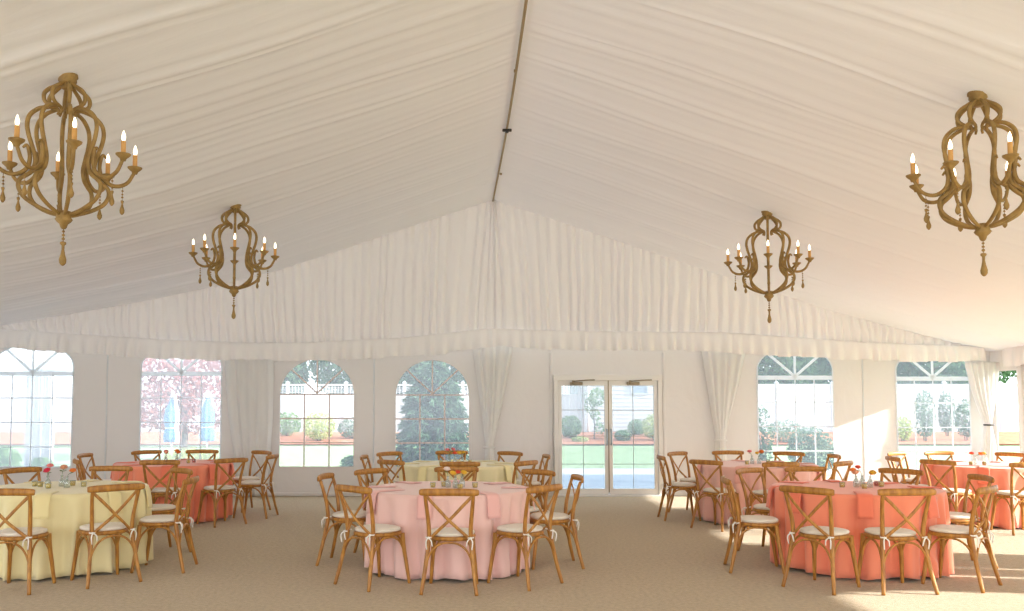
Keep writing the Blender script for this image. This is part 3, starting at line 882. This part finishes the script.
def flower(x, y, z_bloom, colr, R, base, label, group):
    """a cut flower standing in the vase at base"""
    root = empty('flower', (base[0], base[1], TZ+.022))
    h = z_bloom-(TZ+.022); dx, dy = x-base[0], y-base[1]
    bm = bmesh.new()
    nl = max(1e-4, math.hypot(dx, dy)); nx, ny = dx/nl*.006, dy/nl*.006
    tube(bm, [(nx*.7, ny*.7, 0), (nx, ny, .095), (dx*.5, dy*.5, .095+(h-.095)*.6), (dx, dy, h-.01)], .0026, 6, 5)
    for s in ((1,) if dx >= 0 else (-1,)):  # a leaf
        z = .095+(h-.095)*.5
        v = [bm.verts.new(p) for p in ((dx*.45, dy*.45, z), (dx*.45+.018*s, dy*.45+.008, z+.014), (dx*.45+.040*s, dy*.45+.004, z+.012), (dx*.45+.018*s, dy*.45-.008, z+.004))]
        bm.faces.new(v)
    obj('stem', bm, M['stem'], root)
    b = obj('bloom', bloom_bm(R, int(abs(x*1000)) % 97), BLOOM[colr], root)
    b.location = (dx, dy, h); b.rotation_euler = (dy*3-.25, dx*3, x*7)
    tag(root, label, 'flower', group)

def cup_mesh():
    bm = bmesh.new()
    lathe(bm, [(0, 0), (.020, 0), (.024, .004), (.029, .055), (.0275, .055), (.0225, .006), (0, .005)], 16)
    return bm
def votive(x, y, label, wax='votive_wax'):
    root = empty('votive_candle', (x, y, TZ+.007))
    obj('glass_cup', cup_mesh(), M['vase'], root)
    bm = bmesh.new(); lathe(bm, [(0, .0055), (.021, .0055), (.0255, .046), (.004, .044), (0, .044)], 16); obj('wax', bm, M[wax], root)
    bm = bmesh.new(); lathe(bm, [(0, .043), (.0015, .043), (.0012, .055), (0, .056)], 6); obj('wick', bm, M['dark'], root)
    tag(root, label, 'candle', 'small glass votive candles on the tables')

# pixel -> metres at a given distance (from measuring the photograph), used once to lay out the centrepieces
def PX(u, Y): return (u-468)/F*(Y*.998-.04)
FL = {
    'T1': dict(v=[(48, -.05), (62, .05), (67, -.08)],
               f=[(47, 466.5, 'pink', .042, 0, 'pale pink bloom behind the hot pink one'), (49.8, 470.5, 'hot_pink', .046, 0, 'hot pink bloom in the left vase'), (61, 468, 'orange', .046, 1, 'orange bloom in the middle vase'), (66, 467.5, 'peach', .040, 1, 'peach bloom between two orange ones'), (70, 471.5, 'orange', .044, 2, 'deep orange bloom in the right vase')],
               c=[(35, .06, 'leftmost'), (40.5, .0, 'second from left'), (48.5, -.16, 'nearest the camera'), (73, .12, 'right of the vases'), (84, .02, 'rightmost')]),
    'T2': dict(v=[(166, .0), (177, .04)],
               f=[(164.5, 452, 'pink', .046, 0, 'pink bloom in the left vase'), (168, 453.5, 'peach', .038, 0, 'peach bloom beside the pink one'), (175.5, 451.5, 'orange', .046, 1, 'orange bloom in the right vase'), (180, 452.5, 'orange', .042, 1, 'outer orange bloom leaning right')],
               c=[(188.5, -.1, 'yellow one right of the vases'), (194, .02, 'red one at the right', 'votive_red'), (158, -.05, 'yellow one left of the vases')]),
    'T3': dict(v=[(448, .02), (455.5, -.04), (462, .02)],
               f=[(446.8, 470, 'white', .046, 0, 'blush white bloom in the left vase'), (453, 475, 'yellow', .044, 1, 'yellow bloom in the middle vase'), (457.8, 475, 'red', .042, 1, 'red bloom between the yellow ones'), (463.8, 476, 'yellow', .042, 2, 'yellow bloom in the right vase')],
               c=[(433, .0, 'leftmost'), (443.8, .10, 'left of the vases'), (460, -.14, 'in front of the vases'), (475, -.02, 'rightmost')]),
    'T4': dict(v=[(449, .10), (455, -.12), (462, .06)],
               f=[(447.5, 450.5, 'pink', .046, 0, 'pink bloom in the left vase'), (453, 449.5, 'pink', .044, 0, 'upper pink bloom leaning right'), (454.5, 456, 'red', .044, 1, 'red bloom low in the middle'), (459, 455, 'yellow', .042, 2, 'yellow bloom in the right vase'), (463.5, 456.5, 'yellow', .036, 2, 'outer yellow bloom on the right')],
               c=[(441, -.05, 'left of the vases'), (470, -.02, 'right of the vases')]),
    'T5': dict(v=[(752, .02), (759, -.02)],
               f=[(751, 452, 'pink', .042, 0, 'pink bloom in the left vase'), (760, 452, 'orange', .048, 1, 'orange bloom in the right vase'), (758.5, 457, 'yellow', .038, 1, 'yellow bloom below the orange one')],
               c=[(747, -.12, 'in front of the vases'), (768, .0, 'right of the vases')]),
    'T6': dict(v=[(856, .02), (862, .08), (870, -.02)],
               f=[(855.5, 471, 'orange', .044, 0, 'orange bloom in the left vase'), (853.5, 478.5, 'peach', .042, 0, 'peach bloom low in the left vase'), (860.8, 468, 'red', .038, 1, 'small red bloom standing tallest'), (870, 474.8, 'yellow', .044, 2, 'yellow bloom in the right vase')],
               c=[(842, .0, 'leftmost yellow one'), (864, -.15, 'yellow one in front'), (881, .04, 'rightmost yellow one'), (876.5, .14, 'red one behind', 'votive_red')]),
    'T7': dict(v=[(975, .02), (986, -.02)],
               f=[(974, 454.5, 'red', .044, 0, 'red bloom in the left vase'), (978, 454, 'orange', .042, 0, 'orange bloom beside the red one'), (986, 457, 'yellow', .042, 1, 'yellow bloom in the right vase')],
               c=[(970.5, -.12, 'left one'), (984, -.15, 'right one')]),
}
VN = {2: ('left', 'right'), 3: ('left', 'middle', 'right')}
for k, d in FL.items():
    tx, ty, c, ph = TABLES[k]
    bases = []
    for i, (u, dy) in enumerate(d['v']):
        Y = ty+dy; x = PX(u, Y)
        o = bpy.data.objects.new('bud_vase', VASE); COL.objects.link(o); o.location = (x, Y, TZ+.007)
        tag(o, '%s clear glass bud vase on the %s' % (VN[len(d['v'])][i], ph), 'vase', 'glass bud vases on the tables')
        bases.append((x, Y))
    for fi, (u, v, colr, R_, vi, lab) in enumerate(d['f']):
        b = bases[vi]; kk = (352-v)/F
        zr = b[1]*(kk*.99819+.06012)/(.99819-kk*.06012)
        flower(PX(u, b[1]), b[1]+(.06 if fi % 2 == 0 else -.055), max(zr+H, TZ+.15), colr, R_*.86, b, '%s on the %s' % (lab, ph), 'cut flowers in the bud vases')
    for t in d['c']:
        u, dy, lab = t[:3]; Y = ty+dy
        votive(PX(u, Y), Y, 'glass votive candle on the %s, %s' % (ph, lab), t[3] if len(t) > 3 else 'votive_wax')

# ------------------------------------------------------------------ outdoors
def ground_z(y):
    return lerp_tab([(16, -.05), (22.5, -.03), (30, .20), (33, .48), (36, .55), (120, .6)], y)
def strip(name, y0, y1, x0, x1, mat, dz, n=6):
    V, Fc = [], []
    for i in range(n+1):
        y = y0+(y1-y0)*i/n
        for x in (x0, x1): V.append((x, y, ground_z(y)+dz))
    for i in range(n): Fc.append((2*i, 2*i+1, 2*i+3, 2*i+2))
    return tag(pymesh(name, V, Fc, mat, None, False), kind='structure')
strip('lawn', D+.15, 90, -70, 80, M['lawn'], -.02, 40)
bm = bmesh.new(); box(bm, (30+XR/2, -10, -.09), (60-XR, 52, .04)); box(bm, (-40+XL/2, -10, -.09), (60, 52, .04))
tag(obj('ground', bm, M['lawn'], None, False), kind='structure')
bm = bmesh.new(); box(bm, (0, -21, -.075), (20, 31.8, .04)); tag(obj('bounce_forecourt', bm, M['path'], None, False), kind='structure')  # unseen pale paving, added to bounce neutral light into the tent
strip('patio', D+.12, 20.6, -14, 16, M['patio'], .005)
strip('path', 20.6, 22.4, -30, 40, M['path'], .005)
strip('mulch_bed', 30.0, 33.9, -30, 40, M['mulch'], .05)
strip('mulch_bed', 18.2, 20.2, -5.5, 1.2, M['mulch'], .03)

def fence(name, x0, x1, y, label, lat=True):
    root = empty(name, ((x0+x1)/2, y, ground_z(y)-.05)); tag(root, label, 'fence')
    L = x1-x0; n = max(1, round(L/2.2)); w = L/n
    for i in range(n+1):
        bm = bmesh.new(); x = -L/2+i*w
        box(bm, (x, 0, .98), (.12, .12, 1.96), None, .008); box(bm, (x, 0, 1.98), (.15, .15, .04), None, .01)
        lathe(bm, [(.07, 2.0), (.03, 2.04), (0, 2.06)], 4, (x, 0, 0))
        obj('post', bm, M['vinyl'], root, False)
    for i in range(n):
        bm = bmesh.new(); xc = -L/2+(i+.5)*w; ww = w-.13
        box(bm, (xc, 0, .13), (ww, .05, .12)); box(bm, (xc, 0, 1.50), (ww, .05, .09)); box(bm, (xc, 0, 1.90), (ww, .05, .07))
        nb = 13
        for b in range(nb): box(bm, (xc-ww/2+(b+.5)*ww/nb, 0, .82 if lat else 1.0), (ww/nb-.006, .022, 1.3 if lat else 1.75))
        obj('board_panel', bm, M['vinyl'], root, False)
        if not lat: continue
        bm = bmesh.new()
        for b in range(1, 18): box(bm, (xc-ww/2+b*ww/18, 0, 1.705), (.032, .012, .33))
        for b in range(1, 4): box(bm, (xc, .008, 1.545+b*.08), (ww, .012, .03))
        obj('lattice', bm, M['vinyl'], root, False)
fence('privacy_fence', -34, 4.3, 34.0, 'white vinyl fence with lattice top left of the house, beyond the lawn')
fence('privacy_fence', 9.75, 40, 34.0, 'solid white vinyl fence right of the house, beyond the right windows', False)

# white house beyond the doors
hz = ground_z(34)
house = empty('house', (7, 36, hz)); tag(house, 'white house with lap siding standing beyond the glass doors', 'house')
bm = bmesh.new(); box(bm, (0, 0, 1.75), (5.2, 4.4, 3.5))
for i in range(22): box(bm, (0, -2.205, .1+i*.155), (5.2, .03, .012))
for s in (-1, 1): box(bm, (2.58*s, -2.21, 1.75), (.12, .06, 3.5))
obj('wall', bm, M['siding'], house, False)
bm = bmesh.new()
vv = [bm.verts.new(p) for p in ((-2.9, -2.6, 3.4), (2.9, -2.6, 3.4), (2.9, 0, 5.0), (-2.9, 0, 5.0), (2.9, 2.6, 3.4), (-2.9, 2.6, 3.4))]
bm.faces.new((vv[0], vv[1], vv[2], vv[3])); bm.faces.new((vv[3], vv[2], vv[4], vv[5])); bm.faces.new((vv[1], vv[4], vv[2])); bm.faces.new((vv[0], vv[3], vv[5])); bm.faces.new((vv[0], vv[5], vv[4], vv[1]))
obj('roof', bm, M['roof'], house, False)
bm = bmesh.new()
xw = PX(640, 33.8)-7
for z in (1.50, 1.95): box(bm, (xw, -2.23, z), (.62, .05, .05))
for s in (-1, 1): box(bm, (xw+.31*s, -2.23, 1.72), (.05, .05, .5))
wf = obj('house_window', bm, M['vinyl'], house, False)
bm = bmesh.new(); box(bm, (xw, -2.215, 1.72), (.58, .03, .42)); obj('house_pane', bm, M['house_glass'], wf, False)
bm = bmesh.new(); tube(bm, [(-2.40, -2.27, .05), (-2.40, -2.27, 1.8), (-2.40, -2.27, 3.4)], .045, 8, 3); obj('downspout', bm, M['parasol_white'], house)

# leaves -------------------------------------------------------------
def leaf_cloud(blobs, n, size, seed, droop=0, aspect=.55):
    """n leaves scattered through ellipsoid blobs [(cx,cy,cz,rx,ry,rz)]"""
    r = random.Random(seed); V, Fc = [], []
    vol = [b[3]*b[4]*b[5] for b in blobs]; tot = sum(vol)
    for b, vv in zip(blobs, vol):
        for _ in range(int(n*vv/tot)):
            while True:
                p = Vector((r.uniform(-1, 1), r.uniform(-1, 1), r.uniform(-1, 1)))
                if .05 < p.length <= 1: break
            p = p.normalized()*(p.length**.45)
            c = Vector((b[0]+p.x*b[3], b[1]+p.y*b[4], b[2]+p.z*b[5]))
            d = Vector((r.gauss(0, 1), r.gauss(0, 1), r.gauss(0, 1)-droop)).normalized()
            s = d.cross(Vector((r.gauss(0, 1), r.gauss(0, 1), r.gauss(0, 1)))).normalized()
            L = size*r.uniform(.6, 1.3); w = L*aspect*.5
            k = len(V)
            V += [tuple(c-d*L*.5), tuple(c+s*w), tuple(c+d*L*.5), tuple(c-s*w)]
            Fc.append((k, k+1, k+2, k+3))
    return V, Fc

def plant(name, cat, label, x, y, blobs, n, size, mat, seed, trunk=None, group=None, droop=0):
    root = empty(name, (x, y, ground_z(y)-.02)); tag(root, label, cat, group)
    V, Fc = leaf_cloud(blobs, n, size, seed, droop)
    pymesh('foliage', V, Fc, mat, root, False)
    bm = bmesh.new()
    if trunk:
        h, rad = trunk
        tube(bm, [(0, 0, 0), (.04*h*.3, 0, h*.35), (-.02*h, .02, h*.7), (.02, 0, h)], [rad*1.25, rad, rad*.8, rad*.4], 8, 4)
        rr = random.Random(seed+1)
        for i in range(5):
            a = i*2*PI/5+rr.uniform(-.3, .3); z0 = h*rr.uniform(.45, .8)
            tube(bm, [(0, 0, z0), (cos(a)*h*.14, sin(a)*h*.14, z0+h*.12), (cos(a)*h*.24, sin(a)*h*.24, z0+h*.26)], [rad*.55, rad*.4, rad*.2], 6, 3)
        obj('trunk', bm, M['bark'], root)
    else:
        rr = random.Random(seed+1); b = blobs[0]
        for i in range(6):
            a = i*2*PI/6
            tube(bm, [(b[0]+.04*cos(a), b[1]+.04*sin(a), 0), (b[0]+b[3]*.3*cos(a), b[1]+b[4]*.3*sin(a), b[2]*.7), (b[0]+b[3]*.55*cos(a), b[1]+b[4]*.55*sin(a), b[2]*1.15)], [.014, .010, .006], 5, 3)
        obj('stems', bm, M['bark'], root)
    return root

# blue spruce just outside the fourth window
def spruce(x, y, h, rb, label, seed, n_br):
    r = random.Random(seed); root = empty('spruce_tree', (x, y, ground_z(y)-.02)); tag(root, label, 'tree')
    V, Fc = [], []
    for i in range(n_br):
        t = r.random()**.8; z = h*(.04+.93*t)
        rad = rb*(max(0, 1-t)**.52)*(1 if t > .08 else .85)+.06
        a = r.uniform(0, 2*PI)
        L = rad*r.uniform(.55, 1.10)
        out = Vector((cos(a), sin(a), 0))
        # a drooping spray: short needle clusters along the outer part of the branch
        for q in range(16):
            f = .45+.55*q/15
            c = out*L*f + Vector((0, 0, z-.16*f*f*(1.2-t)+.06*f))
            for w in range(2):
                d = (out*r.uniform(.2, 1)+Vector((r.gauss(0, .55), r.gauss(0, .55), r.uniform(-1.3, .1)))).normalized()
                s = d.cross(Vector((r.gauss(0, 1), r.gauss(0, 1), r.gauss(0, 1)))).normalized()
                ln = r.uniform(.09, .18); wd = .020
                k = len(V); V += [tuple(c-s*wd), tuple(c+s*wd), tuple(c+d*ln+s*wd*.4), tuple(c+d*ln-s*wd*.4)]; Fc.append((k, k+1, k+2, k+3))
    pymesh('foliage', V, Fc, M['spruce'], root, False)
    bm = bmesh.new(); tube(bm, [(0, 0, 0), (0, 0, h*.5), (0, 0, h*.96)], [.07, .05, .01], 8, 3); obj('trunk', bm, M['bark'], root)
spruce(PX(433, 19.6), 19.6, 2.62, .95, 'blue spruce growing right outside the fourth window', 41, 1150)
spruce(PX(355, 19.0), 19.0, .55, .32, 'small blue spruce at the lower right of the third window', 42, 200)

def tree(x, y, h, rad, label, mat, seed, n=6500, low=.18):
    r = random.Random(seed)
    blobs = [(0, 0, h*.62, rad*.9, rad*.9, h*.36)]
    for i in range(9):
        a = r.uniform(0, 2*PI); q = r.uniform(.35, .8)*rad
        blobs.append((q*cos(a), q*sin(a), h*r.uniform(low+.15, .85), rad*r.uniform(.35, .55), rad*r.uniform(.35, .55), h*r.uniform(.14, .22)))
    plant('leafy_tree', 'tree', label, x, y, blobs, n, .24, mat, seed, (h*.8, .14), 'trees beyond the fence')
tree(-8.5, 38.0, 4.2, 1.7, 'green tree beyond the fence, seen left in the third window', M['tree'], 51)
tree(-5.9, 43.5, 5.0, 2.2, 'green tree beyond the fence, seen right in the third window', M['tree'], 52)
tree(-2.4, 38.0, 4.6, 1.6, 'green tree behind the blue spruce beyond the fence', M['tree'], 53)
tree(.8, 43.0, 5.2, 2.0, 'green tree beyond the fence at the right of the fourth window', M['tree'], 54)
tree(13.2, 37.8, 5.2, 1.9, 'dark tree beyond the fence at the left of the fifth window', M['tree'], 55, 8000)
tree(18.0, 43.5, 6.2, 2.4, 'dark tree beyond the fence at the right of the fifth window', M['tree'], 56, 8000)
tree(19.6, 37.8, 5.2, 1.9, 'dark tree beyond the fence at the left of the sixth window', M['tree'], 57, 8000)
tree(25.2, 43.5, 6.4, 2.5, 'dark tree beyond the fence at the right of the sixth window', M['tree'], 58, 8000)
# red maple outside the second window
r_ = random.Random(61)
bl = [(0, 0, 1.9, 2.0, 1.2, 1.2)]+[(r_.uniform(-1.7, 1.7), r_.uniform(-.8, .8), r_.uniform(1.1, 3.1), .8, .6, .5) for _ in range(10)]
plant('maple_tree', 'tree', 'reddish maple spreading its leaves outside the second window', PX(184, 25), 25, bl, 3600, .17, M['maple'], 61, (2.3, .09))

SH = [  # (name, label, u, v_base distance, w, h, mat, n)
    ('shrub', 'loose green shrub in the mulch at the left of the third window', 288, 32.2, .50, .95, 'shrub', 900),
    ('shrub', 'bright yellow green shrub in the middle of the third window', 319, 30.9, .60, 1.05, 'shrub_yellow', 1300),
    ('shrub', 'grey green shrub at the right edge of the third window', 351, 31.5, .5, .8, 'shrub_grey', 700),
    ('shrub', 'rounded green bush in the left door pane', 570.5, 31.6, .40, .86, 'shrub', 1400),
    ('shrub', 'low green shrub at the left of the right door pane', 623, 31.0, .30, .42, 'shrub', 700),
    ('shrub', 'green shrub in the middle of the right door pane', 637, 32.6, .35, .62, 'shrub', 800),
    ('shrub', 'yellow green bush at the right edge of the door', 655, 31.0, .45, 1.0, 'shrub_yellow', 1100),
    ('shrub', 'tiny flowering plant in the mulch bed at the left door pane', 580, 30.8, .30, .22, 'shrub_yellow', 300),
    ('shrub', 'small grey green bush in the middle of the fifth window', 786, 30.5, .62, .85, 'shrub_grey', 800),
    ('shrub', 'broad hedge bush low at the right of the fifth window', 811, 19.2, .52, 1.15, 'shrub_grey', 2600),
    ('shrub', 'leafy tall shrub at the left edge of the fifth window', 763, 18.2, .19, 1.62, 'tree', 700),
    ('shrub', 'slim grey green shrub at the left of the sixth window', 925, 30.8, .36, 1.85, 'shrub_grey', 1100),
    ('shrub', 'slim grey green shrub in the middle of the sixth window', 947, 32.2, .30, 1.7, 'shrub_grey', 900),
    ('shrub', 'grey green shrub at the right edge of the sixth window', 966, 31.0, .36, 1.5, 'shrub_grey', 900),
    ('shrub', 'yellow flowering shrub low in the sixth window', 903, 30.8, .32, .9, 'shrub_yellow', 600),
    ('shrub', 'dense green hedge bush at the lower left of the first window', 4, 18.6, .36, .78, 'shrub', 1600),
    ('shrub', 'low green bush at the bottom of the first window', 42, 19.3, .26, .50, 'shrub', 800),
    ('shrub', 'low green bush at the lower left of the second window', 156, 18.8, .40, .50, 'shrub', 900),
    ('shrub', 'low green bush at the lower right of the second window', 210, 19.0, .38, .66, 'shrub_yellow', 900),
    ('shrub', 'yellow green bush between the closed parasols', 186, 22.0, .55, .60, 'shrub_yellow', 900),
]
for i, (nm, lab, u, Y, w, h, mt, n) in enumerate(SH):
    plant(nm, 'shrub', lab, PX(u, Y), Y, [(0, 0, h*.56, w, w*.8, h*.46), (w*.3, 0, h*.45, w*.6, w*.6, h*.35), (-w*.35, .05, h*.5, w*.55, w*.6, h*.38)], n, .10 if Y > 25 else .075, M[mt], 70+i, None, 'shrubs in the garden beds')
# sapling by the doors
plant('young_tree', 'tree', 'thin young tree with sparse leaves in the left door pane', PX(594, 31.4), 31.4,
      [(.12, 0, 1.55, .32, .3, .32), (-.15, 0, 1.25, .20, .2, .30), (.05, 0, .9, .18, .2, .25), (-.3, 0, 1.6, .12, .1, .14), (.2, 0, .45, .2, .2, .2)], 900, .09, M['shrub'], 95, (1.6, .022))

# closed parasols outside the second window
def parasol(x, y, label, flip):
    root = empty('parasol', (x, y, ground_z(y))); tag(root, label, 'parasol', 'closed garden parasols')
    bm = bmesh.new(); tube(bm, [(0, 0, .05), (0, 0, 1.0), (0, 0, 1.98)], .022, 8, 3); obj('pole', bm, M['parasol_white'], root)
    bm = bmesh.new(); lathe(bm, [(0, .0), (.24, .0), (.24, .05), (.06, .07), (.04, .14), (0, .14)], 18); obj('base', bm, M['vinyl'], root)
    for half, mt in ((0, 'parasol_blue'), (1, 'parasol_white')):
        V, Fc = [], []; N = 16
        prof = [(.03, 1.97), (.09, 1.82), (.15, 1.5), (.18, 1.2), (.14, 1.02), (.19, .82), (.17, .66)]
        for r, z in prof:
            for i in range(N+1):
                a = PI*i/N+half*PI+flip; rr = r*(1+.16*cos(8*a))
                V.append((rr*cos(a), rr*sin(a), z-(.2 if half == 0 and z > 1.7 else 0)))
        for k in range(len(prof)-1):
            for i in range(N): Fc.append((k*(N+1)+i, (k+1)*(N+1)+i, (k+1)*(N+1)+i+1, k*(N+1)+i+1))
        obj_ = pymesh('furled_canopy', V, Fc, M[mt], root); setmod(obj_, 'SOLIDIFY', thickness=.012)
        obj_['label'] = ('blue' if half == 0 else 'white')+' furled parasol cloth'
    bm = bmesh.new(); tube(bm, [(.155*cos(a), .155*sin(a), 1.02) for a in [2*PI*k/16 for k in range(17)]], .014, 6, 2); obj('strap', bm, M['parasol_white'], root)
parasol(PX(171.5, 22.6), 22.6, 'closed blue and white parasol left of centre outside the second window', PI*.75)
parasol(PX(207, 22.9), 22.9, 'closed blue and white parasol at the right outside the second window', PI*1.15)

# white pergola with hanging drape outside the first window
pg = empty('pergola', (PX(30, 20.5), 20.5, ground_z(20.5))); tag(pg, 'white garden pergola with a hanging drape outside the first window', 'pergola')
for sx in (-1.15, 1.15):
    for sy in (0, 2.4):
        bm = bmesh.new(); box(bm, (sx, sy, 1.25), (.13, .13, 2.5), None, .01); obj('post', bm, M['parasol_white'], pg, False)
for sy in (0, 2.4):
    bm = bmesh.new(); box(bm, (0, sy, 2.53), (2.9, .10, .18), None, .01); obj('beam', bm, M['parasol_white'], pg, False)
for i in range(7):
    bm = bmesh.new(); box(bm, (-1.2+i*.4, 1.2, 2.68), (.06, 3.2, .12), None, .008); obj('rafter', bm, M['parasol_white'], pg, False)
V, Fc = [], []
for i in range(61):
    x = -.12+.66*i/60
    for z in (.12, .9, 1.7, 2.44): V.append((x, -.02+.05*cos(i*.95)+.02*sin(i*2.2+z), z))
for i in range(60):
    for k in range(3): Fc.append((i*4+k, i*4+k+1, i*4+5+k, i*4+4+k))
o = pymesh('drape', V, Fc, M['curtain'], pg); setmod(o, 'SOLIDIFY', thickness=.004)

# ------------------------------------------------------------------ light
w = bpy.data.worlds.new('world'); scene.world = w; w.use_nodes = True
nt = w.node_tree
for n in list(nt.nodes): nt.nodes.remove(n)
out = nt.nodes.new('ShaderNodeOutputWorld'); bg = nt.nodes.new('ShaderNodeBackground')
tc = nt.nodes.new('ShaderNodeTexCoord'); sx = nt.nodes.new('ShaderNodeSeparateXYZ'); rp = nt.nodes.new('ShaderNodeValToRGB')
rp.color_ramp.elements[0].position = 0; rp.color_ramp.elements[0].color = (.92, .95, 1.0, 1)
rp.color_ramp.elements[1].position = .8; rp.color_ramp.elements[1].color = (.72, .83, 1.0, 1)
nt.links.new(tc.outputs['Generated'], sx.inputs[0]); nt.links.new(sx.outputs['Z'], rp.inputs[0])
nt.links.new(rp.outputs[0], bg.inputs['Color']); bg.inputs['Strength'].default_value = 3.7
nt.links.new(bg.outputs[0], out.inputs[0])
sun = bpy.data.lights.new('sun', 'SUN'); sun.energy = 14; sun.angle = math.radians(.8); sun.color = (1, .98, .94)
so = bpy.data.objects.new('sun', sun); COL.objects.link(so); so.location = (30, -5, 15)
so.rotation_euler = Vector((-1, .2, -.355)).to_track_quat('-Z', 'Y').to_euler()

scene.view_settings.view_transform = 'Standard'; scene.view_settings.look = 'None'
scene.view_settings.exposure = 0; scene.view_settings.gamma = 1; scene.view_settings.use_curve_mapping = False
scene.cycles.max_bounces = 10; scene.cycles.diffuse_bounces = 5; scene.cycles.transparent_max_bounces = 16
scene.cycles.sample_clamp_indirect = 8
scene.cycles.use_denoising = True
